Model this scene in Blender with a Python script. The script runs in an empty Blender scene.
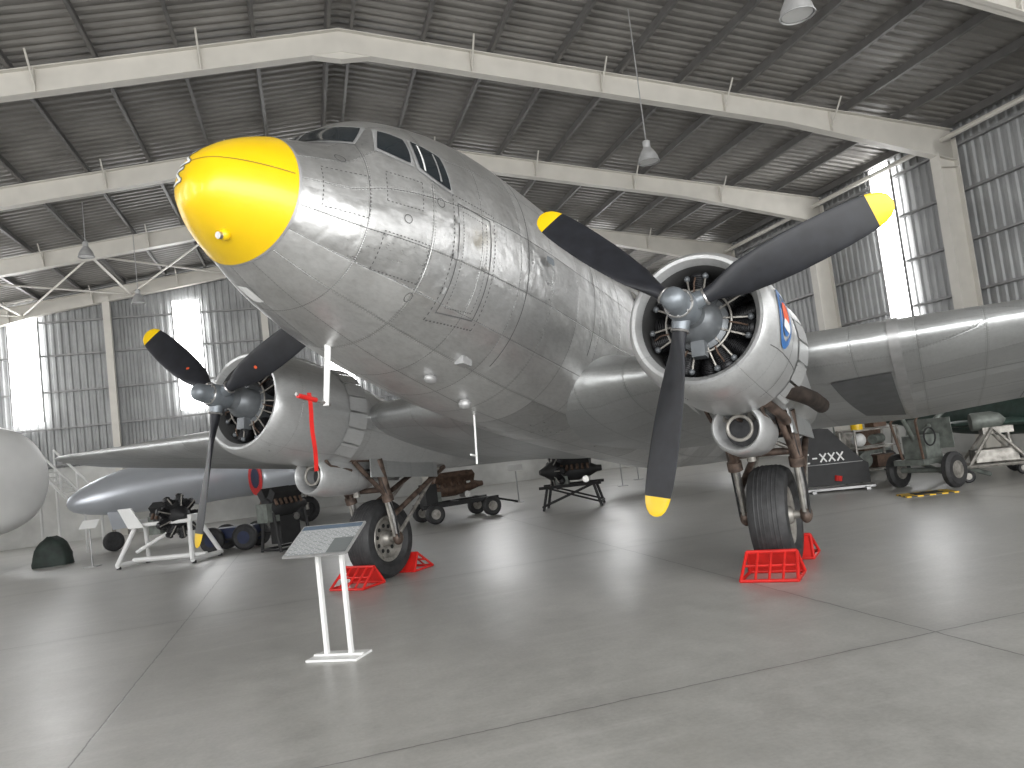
import bpy, math, random
import numpy as np
from mathutils import Vector, Matrix
from mathutils.bvhtree import BVHTree
random.seed(7)
PI=math.pi
V=Vector
# ------------------------------------------------------------------ materials
def newmat(name):
    m=bpy.data.materials.new(name); m.use_nodes=True
    nt=m.node_tree; nt.nodes.clear()
    out=nt.nodes.new('ShaderNodeOutputMaterial'); b=nt.nodes.new('ShaderNodeBsdfPrincipled')
    nt.links.new(b.outputs[0],out.inputs[0])
    return m,nt,b
def N(nt,t,**k):
    n=nt.nodes.new(t)
    for a,v in k.items(): setattr(n,a,v)
    return n
def math_(nt,op,a,b=None,c=None):
    n=nt.nodes.new('ShaderNodeMath'); n.operation=op
    for i,x in enumerate((a,b,c)):
        if x is None: continue
        if isinstance(x,(int,float)): n.inputs[i].default_value=x
        else: nt.links.new(x,n.inputs[i])
    return n.outputs[0]
def mixc(nt,fac,a,b,mode='MIX'):
    n=nt.nodes.new('ShaderNodeMix'); n.data_type='RGBA'; n.blend_type=mode
    for i,x in ((0,fac),(6,a),(7,b)):
        if isinstance(x,(int,float)): n.inputs[i].default_value=x
        elif isinstance(x,tuple): n.inputs[i].default_value=(x[0],x[1],x[2],1)
        else: nt.links.new(x,n.inputs[i])
    return n.outputs[2]
def ramp(nt,src,lo,hi,a=0.0,b=1.0):
    n=nt.nodes.new('ShaderNodeMapRange'); n.clamp=True
    nt.links.new(src,n.inputs[0]); n.inputs[1].default_value=lo; n.inputs[2].default_value=hi
    n.inputs[3].default_value=a; n.inputs[4].default_value=b
    return n.outputs[0]
def noise(nt,vec,scale,detail=3,rough=.55,stretch=None):
    if stretch:
        mp=nt.nodes.new('ShaderNodeMapping'); mp.inputs['Scale'].default_value=stretch
        nt.links.new(vec,mp.inputs[0]); vec=mp.outputs[0]
    n=nt.nodes.new('ShaderNodeTexNoise'); n.inputs['Scale'].default_value=scale
    n.inputs['Detail'].default_value=detail; n.inputs['Roughness'].default_value=rough
    nt.links.new(vec,n.inputs['Vector']); return n.outputs[0]
def bump(nt,b,h,strength=.2,dist=.01):
    n=nt.nodes.new('ShaderNodeBump'); n.inputs['Strength'].default_value=strength; n.inputs['Distance'].default_value=dist
    nt.links.new(h,n.inputs['Height']); nt.links.new(n.outputs[0],b.inputs['Normal'])
def simple(name,col,rough=.5,metal=0.0,var=.15,scale=6.0,bmp=0.0,coat=0):
    m,nt,b=newmat(name)
    tc=N(nt,'ShaderNodeTexCoord'); ns=noise(nt,tc.outputs['Object'],scale,2)
    f=ramp(nt,ns,.3,.7)
    dk=tuple(c*(1-var) for c in col); lt=tuple(min(1,c*(1+var)) for c in col)
    nt.links.new(mixc(nt,f,dk,lt),b.inputs['Base Color'])
    b.inputs['Roughness'].default_value=rough
    b.inputs['Metallic'].default_value=metal
    if coat: b.inputs['Coat Weight'].default_value=coat
    if bmp: bump(nt,b,ns,bmp,.01)
    return m
def emis(name,col,s):
    m,nt,b=newmat(name)
    b.inputs['Base Color'].default_value=(.8,.8,.8,1)
    b.inputs['Emission Color'].default_value=(col[0],col[1],col[2],1)
    b.inputs['Emission Strength'].default_value=s
    return m
def skin(name,c=(.60,.60,.59),metal=.8,rough=.36,pw=.55,ph=.42,lines=.55,patch=.16,dirt=1.0,buckle=1.6):
    m,nt,b=newmat(name)
    tc=N(nt,'ShaderNodeTexCoord'); uv=tc.outputs['UV']; ob=tc.outputs['Object']
    sep=N(nt,'ShaderNodeSeparateXYZ'); nt.links.new(uv,sep.inputs[0]); u=sep.outputs[0]; v=sep.outputs[1]
    du=math_(nt,'MULTIPLY',math_(nt,'ABSOLUTE',math_(nt,'SUBTRACT',math_(nt,'FRACT',math_(nt,'DIVIDE',u,pw)),.5)),pw)
    dv=math_(nt,'MULTIPLY',math_(nt,'ABSOLUTE',math_(nt,'SUBTRACT',math_(nt,'FRACT',math_(nt,'DIVIDE',v,ph)),.5)),ph)
    dmin=math_(nt,'MINIMUM',du,dv)
    line=ramp(nt,dmin,.001,.005,1,0)
    band=ramp(nt,dmin,.012,.028,1,0)
    s=.03
    ru=math_(nt,'SUBTRACT',math_(nt,'FRACT',math_(nt,'DIVIDE',u,s)),.5); rv=math_(nt,'SUBTRACT',math_(nt,'FRACT',math_(nt,'DIVIDE',v,s)),.5)
    rr=math_(nt,'SQRT',math_(nt,'ADD',math_(nt,'MULTIPLY',ru,ru),math_(nt,'MULTIPLY',rv,rv)))
    riv=math_(nt,'MULTIPLY',ramp(nt,rr,.16,.28,1,0),band)
    cu=math_(nt,'FLOOR',math_(nt,'ADD',math_(nt,'DIVIDE',u,pw*2),.25)); cv=math_(nt,'FLOOR',math_(nt,'ADD',math_(nt,'DIVIDE',v,ph),.5))
    cmb=N(nt,'ShaderNodeCombineXYZ'); nt.links.new(cu,cmb.inputs[0]); nt.links.new(cv,cmb.inputs[1])
    wn=N(nt,'ShaderNodeTexWhiteNoise'); nt.links.new(cmb.outputs[0],wn.inputs['Vector'])
    n1=noise(nt,ob,1.7,3,.6); n2=noise(nt,ob,26,4,.7,(.5,1,1.6))
    tone=math_(nt,'ADD',math_(nt,'MULTIPLY',wn.outputs[0],patch),math_(nt,'ADD',math_(nt,'MULTIPLY',n1,.26*dirt),math_(nt,'MULTIPLY',n2,.34*dirt)))
    cen=.5*patch+.30*dirt
    dark=tuple(x*.62 for x in c); lite=tuple(min(1,x*1.25) for x in c)
    base=mixc(nt,ramp(nt,tone,cen-.22,cen+.22),dark,lite)
    base=mixc(nt,math_(nt,'MULTIPLY',line,lines),base,(.12,.12,.12))
    base=mixc(nt,math_(nt,'MULTIPLY',riv,lines*.8),base,(.14,.14,.14))
    spots=ramp(nt,n2,.60,.78)
    base=mixc(nt,math_(nt,'MULTIPLY',spots,.22*dirt),base,(.2,.19,.18))
    nt.links.new(base,b.inputs['Base Color'])
    rg=math_(nt,'ADD',math_(nt,'MULTIPLY',n2,.24),math_(nt,'ADD',rough-.17,math_(nt,'ADD',math_(nt,'MULTIPLY',wn.outputs[0],.10),math_(nt,'MULTIPLY',math_(nt,'SUBTRACT',n1,.5),.22))))
    nt.links.new(rg,b.inputs['Roughness']); b.inputs['Metallic'].default_value=metal
    if buckle:
        h=math_(nt,'ADD',math_(nt,'MULTIPLY',line,-.5),math_(nt,'ADD',math_(nt,'MULTIPLY',riv,.35),math_(nt,'MULTIPLY',noise(nt,ob,4.2,2,.45),buckle*2.4)))
        bump(nt,b,h,.6,.009)
    return m
M={}
M['skin']=skin('aluminium_skin',(.62,.62,.615),.84,.37,.62,.46,.6,.26)
M['wing']=skin('wing_skin',(.50,.51,.51),.75,.42,.6,.5,.4,.14,.8,1.0)
M['cowl']=skin('cowl_paint',(.56,.565,.565),.55,.37,1.4,1.1,.3,.06,.8,.7)
M['yellow']=simple('yellow_paint',(.80,.52,.004),.35,0,.05,3,coat=.2)
M['glass']=simple('dark_glass',(.018,.022,.025),.06,0,.1)
M['frame']=simple('window_frame',(.40,.40,.40),.45,.5)
M['line']=simple('seam_line',(.10,.10,.10),.6)
M['nline']=simple('nose_seam',(.28,.19,.02),.6)
M['blade']=simple('black_blade',(.013,.014,.018),.48,0,.3,8)
M['hub']=simple('hub_grey',(.19,.21,.23),.38,.4)
M['case']=simple('crankcase_grey',(.14,.15,.16),.4,.3,.2)
M['fin']=simple('cylinder_fins',(.03,.03,.032),.45,.5,.3,20)
M['steel']=simple('bright_steel',(.50,.49,.48),.3,.9,.2,20)
M['black']=simple('matte_black',(.015,.015,.016),.6,0,.3)
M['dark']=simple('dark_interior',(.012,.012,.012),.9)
M['inner']=simple('cowl_interior',(.10,.10,.10),.6,.2)
M['rubber']=simple('tyre_rubber',(.025,.025,.026),.6,0,.35,12,.2)
M['gear']=simple('oily_gear',(.105,.075,.06),.5,.4,.6,9,.2)
M['exh']=simple('exhaust_steel',(.05,.038,.032),.55,.6,.5,9,.2)
M['gearg']=simple('gear_grey',(.30,.285,.26),.45,.5,.4,9)
M['red']=simple('red_paint',(.55,.016,.012),.45,0,.15)
M['white']=simple('white_paint',(.74,.74,.73),.45,0,.04,1.5)
M['cream']=simple('cream_steel_paint',(.60,.575,.525),.5,0,.05,2)
M['purl']=simple('galvanised_purlin',(.16,.155,.15),.5,.3,.12,3)
M['girt']=simple('wall_girt_steel',(.26,.26,.26),.5,.3,.12,3)
M['blue']=simple('blue_paint',(.02,.12,.35),.4)
M['orange']=simple('orange_paint',(.7,.10,.03),.5)
M['dkblue']=simple('dark_blue_paint',(.012,.02,.06),.5)
M['green']=simple('dark_green_paint',(.03,.055,.045),.5,0,.3)
M['tarp']=simple('green_tarp',(.02,.03,.025),.7,0,.4,4,.4)
M['jet']=simple('jet_silver',(.62,.65,.70),.34,.45,.06,1)
M['brown']=simple('rusty_metal',(.11,.07,.05),.6,.3,.4,10)
M['olive']=simple('grey_green_metal',(.15,.165,.15),.5,.2,.3,8)
M['wing_shade']=simple('painted_wing_shade',(.12,.125,.13),.5,.3,.15)  # dark grey that paints in the shade on the wing underside
M['lamp']=simple('lamp_reflector',(.42,.42,.42),.4,.3)
M['win']=emis('window_daylight',(1,1,1),12.0)
def sheet(name,c,metal=.2,rough=.5):
    m,nt,b=newmat(name); tc=N(nt,'ShaderNodeTexCoord'); ob=tc.outputs['Object']
    n1=noise(nt,ob,1.0,3)
    nt.links.new(mixc(nt,ramp(nt,n1,.35,.65),tuple(x*.85 for x in c),tuple(x*1.12 for x in c)),b.inputs['Base Color'])
    b.inputs['Metallic'].default_value=metal; b.inputs['Roughness'].default_value=rough
    return m
M['roof']=sheet('corrugated_roof',(.235,.225,.21))
M['clad']=sheet('corrugated_cladding',(.30,.305,.305))
M['plaster']=sheet('white_plaster',(.58,.58,.56),0,.8)
def floormat():
    m,nt,b=newmat('polished_concrete'); tc=N(nt,'ShaderNodeTexCoord'); ob=tc.outputs['Object']
    sep=N(nt,'ShaderNodeSeparateXYZ'); nt.links.new(ob,sep.inputs[0])
    n1=noise(nt,ob,.4,4,.65); n2=noise(nt,ob,3.5,6,.7); n4=noise(nt,ob,.9,4,.6,(1,.2,1)); n3=noise(nt,ob,30,3,.7)
    wob=math_(nt,'MULTIPLY',math_(nt,'SUBTRACT',n2,.5),.05)
    def ln(x,off):
        q=math_(nt,'DIVIDE',math_(nt,'ADD',math_(nt,'ADD',x,off),wob),6.0)
        return math_(nt,'MULTIPLY',math_(nt,'ABSOLUTE',math_(nt,'SUBTRACT',math_(nt,'FRACT',q),.5)),6.0)
    d=math_(nt,'MINIMUM',ln(sep.outputs[0],1.7+3),ln(sep.outputs[1],-4.9+3))
    line=ramp(nt,d,.003,.010,1,0); halo=ramp(nt,d,.0,.25,1,0)
    t=math_(nt,'ADD',math_(nt,'MULTIPLY',n1,.30),math_(nt,'ADD',math_(nt,'MULTIPLY',n2,.30),math_(nt,'ADD',math_(nt,'MULTIPLY',n3,.18),math_(nt,'MULTIPLY',n4,.22))))
    c=mixc(nt,ramp(nt,t,.36,.64),(.27,.265,.25),(.49,.482,.46))
    stain=ramp(nt,noise(nt,ob,.8,3,.5),.52,.80)
    c=mixc(nt,math_(nt,'MULTIPLY',stain,.4),c,(.19,.185,.17))
    scuff=ramp(nt,noise(nt,ob,3.0,3,.6,(.12,1.6,1)),.58,.72)
    c=mixc(nt,math_(nt,'MULTIPLY',scuff,.16),c,(.62,.61,.59))
    vo=N(nt,'ShaderNodeTexVoronoi'); vo.inputs['Scale'].default_value=.55; nt.links.new(ob,vo.inputs['Vector'])
    spot=ramp(nt,math_(nt,'ADD',vo.outputs['Distance'],math_(nt,'MULTIPLY',n2,.08)),.06,.20,1,0)
    c=mixc(nt,math_(nt,'MULTIPLY',spot,.35),c,(.14,.135,.125))
    c=mixc(nt,math_(nt,'MULTIPLY',halo,.18),c,(.15,.145,.135))
    c=mixc(nt,math_(nt,'MULTIPLY',line,.65),c,(.06,.058,.055))
    nt.links.new(c,b.inputs['Base Color'])
    nt.links.new(ramp(nt,math_(nt,'ADD',math_(nt,'MULTIPLY',n2,.5),math_(nt,'MULTIPLY',n4,.5)),.3,.7,.27,.45),b.inputs['Roughness'])
    b.inputs['Specular IOR Level'].default_value=.5
    bump(nt,b,math_(nt,'SUBTRACT',math_(nt,'MULTIPLY',n2,.3),line),.18,.008)
    return m
M['floor']=floormat()
def signmat():
    m,nt,b=newmat('sign_print'); tc=N(nt,'ShaderNodeTexCoord'); uv=tc.outputs['UV']
    br=N(nt,'ShaderNodeTexBrick'); nt.links.new(uv,br.inputs['Vector'])
    br.inputs['Scale'].default_value=1; br.inputs['Brick Width'].default_value=.09; br.inputs['Row Height'].default_value=.035
    br.inputs['Mortar Size'].default_value=.010; br.offset=.37
    br.inputs['Color1'].default_value=(.16,.17,.18,1); br.inputs['Color2'].default_value=(.30,.31,.32,1); br.inputs['Mortar'].default_value=(.38,.39,.39,1)
    sep=N(nt,'ShaderNodeSeparateXYZ'); nt.links.new(uv,sep.inputs[0])
    hd=math_(nt,'GREATER_THAN',sep.outputs[1],.6)
    pic=math_(nt,'MULTIPLY',math_(nt,'GREATER_THAN',sep.outputs[0],.68),math_(nt,'LESS_THAN',sep.outputs[1],.35))
    c=mixc(nt,hd,br.outputs[0],(.10,.13,.17)); c=mixc(nt,pic,c,(.14,.15,.15))
    nt.links.new(c,b.inputs['Base Color']); b.inputs['Roughness'].default_value=.2
    return m
M['sign']=signmat()
def hazard():
    m,nt,b=newmat('hazard_stripes'); tc=N(nt,'ShaderNodeTexCoord')
    sep=N(nt,'ShaderNodeSeparateXYZ'); nt.links.new(tc.outputs['Object'],sep.inputs[0])
    q=math_(nt,'FRACT',math_(nt,'MULTIPLY',math_(nt,'ADD',sep.outputs[0],sep.outputs[1]),5))
    nt.links.new(mixc(nt,math_(nt,'GREATER_THAN',q,.5),(.02,.02,.02),(.8,.5,.02)),b.inputs['Base Color'])
    return m
M['haz']=hazard()
# ------------------------------------------------------------------ mesh builder
def basis(d,up=None):
    d=V(d).normalized(); up=V(up) if up is not None else V((0,0,1))
    if abs(d.dot(up.normalized()))>.98: up=V((1,0,0)) if abs(d.x)<.9 else V((0,1,0))
    a=up.cross(d).normalized(); b=d.cross(a).normalized()
    return d,a,b
class MB:
    def __init__(s): s.v=[];s.f=[];s.m=[];s.uv=[];s.mats=[];s.T=None
    def mi(s,k):
        if k not in s.mats: s.mats.append(k)
        return s.mats.index(k)
    def add(s,vs,fs,mat,uvs=None):
        o=len(s.v)
        for p in vs:
            p=V(p)
            if s.T is not None: p=s.T@p
            s.v.append(tuple(p))
        mi=s.mi(mat)
        for i,f in enumerate(fs):
            s.f.append(tuple(o+k for k in f)); s.m.append(mi)
            s.uv.append(uvs[i] if uvs else [(vs[k][0],vs[k][1]+vs[k][2]) for k in f])
    def box(s,c,sz,mat,R=None):
        c=V(c); vs=[]
        for x in(-.5,.5):
            for y in(-.5,.5):
                for z in(-.5,.5):
                    q=V((x*sz[0],y*sz[1],z*sz[2]))
                    if R is not None: q=R@q
                    vs.append(c+q)
        s.add(vs,[(0,1,3,2),(4,6,7,5),(0,4,5,1),(2,3,7,6),(0,2,6,4),(1,5,7,3)],mat)
    def lathe(s,o,ax,prof,mat,seg=24,up=None,cap0=False,cap1=False,ph=0):
        d,a,b=basis(ax,up); o=V(o); vs=[];fs=[]
        for t,r in prof:
            for i in range(seg):
                q=2*PI*i/seg+ph; vs.append(o+d*t+(a*math.cos(q)+b*math.sin(q))*r)
        for j in range(len(prof)-1):
            for i in range(seg):
                k=(i+1)%seg; fs.append((j*seg+i,j*seg+k,(j+1)*seg+k,(j+1)*seg+i))
        if cap0: fs.append(tuple(range(seg))[::-1])
        if cap1: fs.append(tuple((len(prof)-1)*seg+i for i in range(seg)))
        uvs=[]
        for f in fs:
            l=[]
            for k in f:
                j=k//seg;i=k%seg
                l.append((prof[j][0],i/seg*4.2))
            if len(f)==4 and f[1]%seg==0: l[1]=(l[1][0],4.2); l[2]=(l[2][0],4.2)
            uvs.append(l)
        s.add(vs,fs,mat,uvs)
    def cyl(s,p1,p2,r,mat,r2=None,seg=14,caps=True):
        p1=V(p1);p2=V(p2);L=(p2-p1).length
        s.lathe(p1,p2-p1,[(0,r),(L,r if r2 is None else r2)],mat,seg,None,caps,caps)
    def tube(s,pts,r,mat,seg=8):
        pts=[V(p) for p in pts]; rings=[]
        d0=(pts[1]-pts[0]).normalized(); _,a,b=basis(d0)
        vs=[];fs=[]
        for i,p in enumerate(pts):
            d=(pts[min(i+1,len(pts)-1)]-pts[max(i-1,0)]).normalized()
            a=(a-d*a.dot(d)).normalized(); b=d.cross(a)
            for k in range(seg):
                q=2*PI*k/seg; vs.append(p+(a*math.cos(q)+b*math.sin(q))*r)
        for j in range(len(pts)-1):
            for k in range(seg):
                l=(k+1)%seg; fs.append((j*seg+k,j*seg+l,(j+1)*seg+l,(j+1)*seg+k))
        fs.append(tuple(range(seg))[::-1]); fs.append(tuple((len(pts)-1)*seg+k for k in range(seg)))
        s.add(vs,fs,mat)
    def sphere(s,c,r,mat,seg=16,rings=10):
        r=V(r) if hasattr(r,'__len__') else V((r,r,r)); c=V(c); vs=[];fs=[]
        for j in range(rings+1):
            t=PI*j/rings
            for i in range(seg):
                q=2*PI*i/seg; vs.append(c+V((r.x*math.sin(t)*math.cos(q),r.y*math.sin(t)*math.sin(q),r.z*math.cos(t))))
        for j in range(rings):
            for i in range(seg):
                k=(i+1)%seg; fs.append((j*seg+i,(j+1)*seg+i,(j+1)*seg+k,j*seg+k))
        s.add(vs,fs,mat)
    def loft(s,rings,mat,uvr=None,cap0=True,cap1=True,closed=True):
        n=len(rings[0]); vs=[p for r in rings for p in r]; fs=[];uvs=[]
        for j in range(len(rings)-1):
            for i in range(n if closed else n-1):
                k=(i+1)%n; fs.append((j*n+i,j*n+k,(j+1)*n+k,(j+1)*n+i))
                if uvr:
                    kk=i+1
                    uvs.append([uvr(j,i),uvr(j,kk),uvr(j+1,kk),uvr(j+1,i)])
        if cap0: fs.append(tuple(range(n))[::-1]); uvs.append([(0.3,.2)]*n) if uvr else None
        if cap1: fs.append(tuple((len(rings)-1)*n+i for i in range(n))); uvs.append([(0.3,.2)]*n) if uvr else None
        s.add(vs,fs,mat,uvs if uvr else None)
    def prism(s,poly,ext,mat):
        poly=[V(p) for p in poly]; e=V(ext); n=len(poly)
        vs=[p-e/2 for p in poly]+[p+e/2 for p in poly]
        fs=[tuple(range(n))[::-1],tuple(range(n,2*n))]+[(i,(i+1)%n,n+(i+1)%n,n+i) for i in range(n)]
        s.add(vs,fs,mat)
    def torus(s,c,ax,R,r,mat,seg=32,sg2=10):
        pr=[(r*math.sin(2*PI*k/sg2),R+r*math.cos(2*PI*k/sg2)) for k in range(sg2+1)]
        s.lathe(c,ax,pr,mat,seg)
    def build(s,name,parent=None,ang=35,bevel=0,flip=True):
        me=bpy.data.meshes.new(name); me.from_pydata(s.v,[],s.f)
        for k in s.mats: me.materials.append(M[k])
        me.polygons.foreach_set('material_index',s.m)
        ul=me.uv_layers.new(name='UVMap'); flat=[c for f in s.uv for p in f for c in p]
        ul.data.foreach_set('uv',flat)
        me.polygons.foreach_set('use_smooth',[True]*len(s.f)); me.update()
        try: me.set_sharp_from_angle(angle=math.radians(ang))
        except Exception: pass
        ob=bpy.data.objects.new(name,me); bpy.context.scene.collection.objects.link(ob)
        if flip:
            import bmesh
            bm=bmesh.new(); bm.from_mesh(me); bmesh.ops.recalc_face_normals(bm,faces=bm.faces); bm.to_mesh(me); bm.free()
        if parent: ob.parent=parent
        if bevel:
            bv=ob.modifiers.new('Bevel','BEVEL'); bv.width=bevel; bv.segments=2; bv.limit_method='ANGLE'
        return ob
def empty(name,loc=(0,0,0),rot=0,mat=None):
    e=bpy.data.objects.new(name,None); bpy.context.scene.collection.objects.link(e)
    if mat is not None: e.matrix_world=mat
    else: e.location=loc; e.rotation_euler=(0,0,rot)
    return e
def pch(xs,ys):
    xs=np.array(xs,float);ys=np.array(ys,float); o=np.argsort(xs);xs=xs[o];ys=ys[o]
    h=np.diff(xs);d=np.diff(ys)/h;m=np.zeros(len(xs));m[0]=d[0];m[-1]=d[-1]
    for i in range(1,len(xs)-1):
        if d[i-1]*d[i]>0:
            w1=2*h[i]+h[i-1];w2=h[i]+2*h[i-1];m[i]=(w1+w2)/(w1/d[i-1]+w2/d[i])
    def f(x):
        x=min(max(x,xs[0]),xs[-1]); i=min(max(int(np.searchsorted(xs,x))-1,0),len(h)-1)
        t=(x-xs[i])/h[i]
        return float((2*t**3-3*t*t+1)*ys[i]+(t**3-2*t*t+t)*h[i]*m[i]+(-2*t**3+3*t*t)*ys[i+1]+(t**3-t*t)*h[i]*m[i+1])
    return f
# ------------------------------------------------------------------ camera (solved)
f_,p_,r_,h_=776.5,.07308,.12009,1.76
sp,cp,sr,cr=math.sin(p_),math.cos(p_),math.sin(r_),math.cos(r_)
U0=V((0,-sp,cp)); Rv=V((1,0,0))*cr-U0*sr; Uv=V((1,0,0))*sr+U0*cr; Fv=V((0,cp,sp))
cd=bpy.data.cameras.new('camera'); cam=bpy.data.objects.new('camera',cd); bpy.context.scene.collection.objects.link(cam)
cam.matrix_world=Matrix(((Rv.x,Uv.x,-Fv.x,0),(Rv.y,Uv.y,-Fv.y,0),(Rv.z,Uv.z,-Fv.z,h_),(0,0,0,1)))
cd.sensor_width=36; cd.lens=f_*36/1024; cd.clip_end=300
bpy.context.scene.camera=cam
bpy.context.scene.view_settings.view_transform='Standard'
# ------------------------------------------------------------------ hangar
AZ=-.264; PHI=-AZ
BR,ZR,BE,ZE,AG=1.467,10.51,16.59,8.18,33.0
BL=2*BR-BE; A0=-9.0
SL=(ZR-ZE)/(BE-BR)
frames=[-5.5,-.1,5.3,10.7,16.0,21.4,26.9]
def hang(ob): ob.rotation_euler=(0,0,PHI); return ob
def HW(b,a,z=0): return V((math.cos(AZ)*b+math.sin(AZ)*a,-math.sin(AZ)*b+math.cos(AZ)*a,z))
mb=MB(); mb.add([(-60,-60,0),(60,-60,0),(60,60,0),(-60,60,0)],[(0,1,2,3)],'floor'); hang(mb.build('floor',flip=False))
def corr(n0,n1,period=.26,dep=.04):
    xs=[];x=n0
    pat=[(0,0),(.35,0),(.5,1),(.85,1)]
    while x<n1:
        for t,k in pat: xs.append((x+t*period,k*dep))
        x+=period
    xs.append((n1,0)); return xs
mb=MB()
for sgn in(-1,1):
    bo=BE+.75 if sgn>0 else BL-.75
    cs=corr(A0,AG+.4); vs=[];fs=[]
    zr=ZR+.53; zo=zr-SL*abs(bo-BR)
    for x,k in cs: vs+= [(BR,x,zr+k),(bo,x,zo+k)]
    for i in range(len(cs)-1): fs.append((2*i,2*i+2,2*i+3,2*i+1))
    mb.add(vs,fs,'roof')
hang(mb.build('ceiling',ang=20,flip=False))
mb=MB()
n=10
for sgn in(-1,1):
    Lh=BE-BR
    for i in range(n+1):
        off=.25+i*(Lh-.1)/n
        b=BR+sgn*off; z=ZR-SL*off+.42
        Rm=Matrix.Rotation(math.atan(SL)*sgn,3,'Y')
        L=AG-A0
        mb.box((b,(AG+A0)/2,z),(.012,L,.2),'purl',Rm)
        for s2 in(-1,1):
            mb.box(V((b,(AG+A0)/2,z))+Rm@V((.03,0,s2*.095)),(.07,L,.012),'purl',Rm)
hang(mb.build('roof_purlins',ang=20))
def prism2(mb,pts,a,w,mat='cream'): mb.prism([(p[0],a,p[1]) for p in pts],(0,w,0),mat)
def portal(mb,a,cols=True):
    for sgn in(-1,1):
        be=BR+sgn*(BE-BR)
        def top(off): return ZR+.30-SL*off
        def bot(off):
            Lh=BE-BR
            d=.52+.30*max(0,(off-Lh*.7)/(Lh*.3))
            return top(off)-d
        Lh=BE-BR
        offs=[0,Lh*.7,Lh+.3]
        T=[(BR+sgn*o,top(o)) for o in offs]; Bt=[(BR+sgn*o,bot(o)) for o in offs]
        prism2(mb,T+Bt[::-1],a,.02)
        for i in range(2):
            for L,s2 in((T,-1),(Bt,1)):
                p,q=L[i],L[i+1]
                prism2(mb,[p,q,(q[0],q[1]+s2*.022),(p[0],p[1]+s2*.022)],a,.24)
        prism2(mb,[(BR,bot(0)),(BR+sgn*.6,bot(.6)),(BR,bot(0)-.16)],a,.2)
        for o in (2.8,5.8,8.9,11.8):
            mb.box((BR+sgn*o,a,(top(o)+bot(o))/2),(.015,.22,.5),'cream')
            mb.tube([(BR+sgn*o,a,bot(o)+.05),(BR+sgn*o,a+.55,top(o)+.12)],.02,'cream',6)
            mb.tube([(BR+sgn*o,a,bot(o)+.05),(BR+sgn*o,a-.55,top(o)+.12)],.02,'cream',6)
        if cols:
            mb.box((be,a,ZE/2),(.6,.02,ZE),'cream')
            mb.box((be-.3,a,ZE/2-.2),(.025,.3,ZE-.4),'cream'); mb.box((be+.3,a,ZE/2),(.025,.3,ZE),'cream')
            mb.box((be,a,.02),(.8,.45,.04),'cream')
            mb.box((be,a,ZE-.75),(.6,.28,.02),'cream')
mb=MB()
for a in frames: portal(mb,a)
portal(mb,AG-.35)
for b in(-7.0,-1.2,4.6,10.4):
    zt=ZR-SL*abs(b-BR)
    mb.box((b,AG-.3,zt/2),(.25,.25,zt),'cream')
hang(mb.build('steel_portal_frames',ang=20))
mb=MB()
def rz(b): return ZR-SL*abs(b-BR)-.1
for b0,b1 in((BL,-9.9),(-9.9,-6.1),(-6.1,-2.3),(-2.3,BR)):
    for a0,a1 in((frames[-1],AG-.35),):
        mb.tube([(b0,a0,rz(b0)),(b1,a1,rz(b1))],.035,'cream',6); mb.tube([(b1,a0,rz(b1)),(b0,a1,rz(b0))],.035,'cream',6)
    mb.tube([(b0,frames[-1],rz(b0)),(b0,AG-.35,rz(b0))],.045,'cream',6)
for be in(BE,BL): mb.tube([(be,A0,ZE),(be,AG,ZE)],.07,'cream',8)
hang(mb.build('roof_bracing'))
def clad_wall(length0,length1,fix,axis,zb,zt_fn,plaster_to,inner):
    mb=MB(); cs=corr(length0,length1,.26,.04); vs=[];fs=[]
    for x,k in cs:
        kk=fix+k*inner
        P0=(kk,x) if axis=='a' else (x,kk)
        vs+=[(P0[0],P0[1],zb),(P0[0],P0[1],zt_fn(x))]
    for i in range(len(cs)-1): fs.append((2*i,2*i+2,2*i+3,2*i+1))
    mb.add(vs,fs,'clad')
    L=length1-length0; c=(length0+length1)/2
    th=.25; f2=fix-inner*.05
    if axis=='a': mb.box((f2,c,plaster_to/2),(th,L,plaster_to),'plaster')
    else: mb.box((c,f2,plaster_to/2),(L,th,plaster_to),'plaster')
    return mb
WR=BE+.52; WL=BL-.52
sg=lambda x:ZE+.42
for name,fx,inn in(('wall_right',WR,-1),('wall_left',WL,1)):
    mb=clad_wall(A0,AG+.1,fx,'a',2.7,sg,2.8,inn)
    for z in(2.95,4.2,5.5,6.8,8.0): mb.box((fx+inn*.13,(A0+AG)/2,z),(.14,AG-A0,.06),'girt')
    hang(mb.build(name,ang=20,flip=False))
mb=clad_wall(WL,WR,AG+.1,'b',2.7,lambda b:ZR+.5-SL*abs(b-BR),2.8,-1)
for z in(2.9,4.3,5.7,7.1,8.4): mb.box(((WL+WR)/2,AG-.06,z),(WR-WL,.14,.06),'girt')
hang(mb.build('wall_back',ang=20,flip=False))
wn=1
def window(pos,axis,w,z0,z1):
    global wn
    mb=MB(); zc=(z0+z1)/2; H=z1-z0
    if axis=='b':
        mb.box((pos[0],pos[1],zc),(w,.02,H),'win'); 
        for s in(-1,1): mb.box((pos[0]+s*w/2,pos[1]-.01,zc),(.05,.05,H),'girt')
    else:
        mb.box((pos[0],pos[1],zc),(.02,w,H),'win')
        for s in(-1,1): mb.box((pos[0]-.01*(1 if pos[0]>0 else -1),pos[1]+s*w/2,zc),(.05,.05,H),'girt')
    hang(mb.build('window_%d'%wn)); wn+=1
for b in(-10.0,-4.15,1.7,7.5,13.2):
    window((b,AG-.16),'b',1.05,4.55,min(8.9,ZR+.15-SL*abs(b-BR)))
for a in(-3.0,2.6,7.5,18.6,29.0):
    window((WR-.24,a),'a',.85,3.5,8.45)
for a in(-3.0,2.6,8,13.4,18.8,24.1,29.0):
    window((WL+.24,a),'a',1.3,3.5,8.35)
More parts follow.
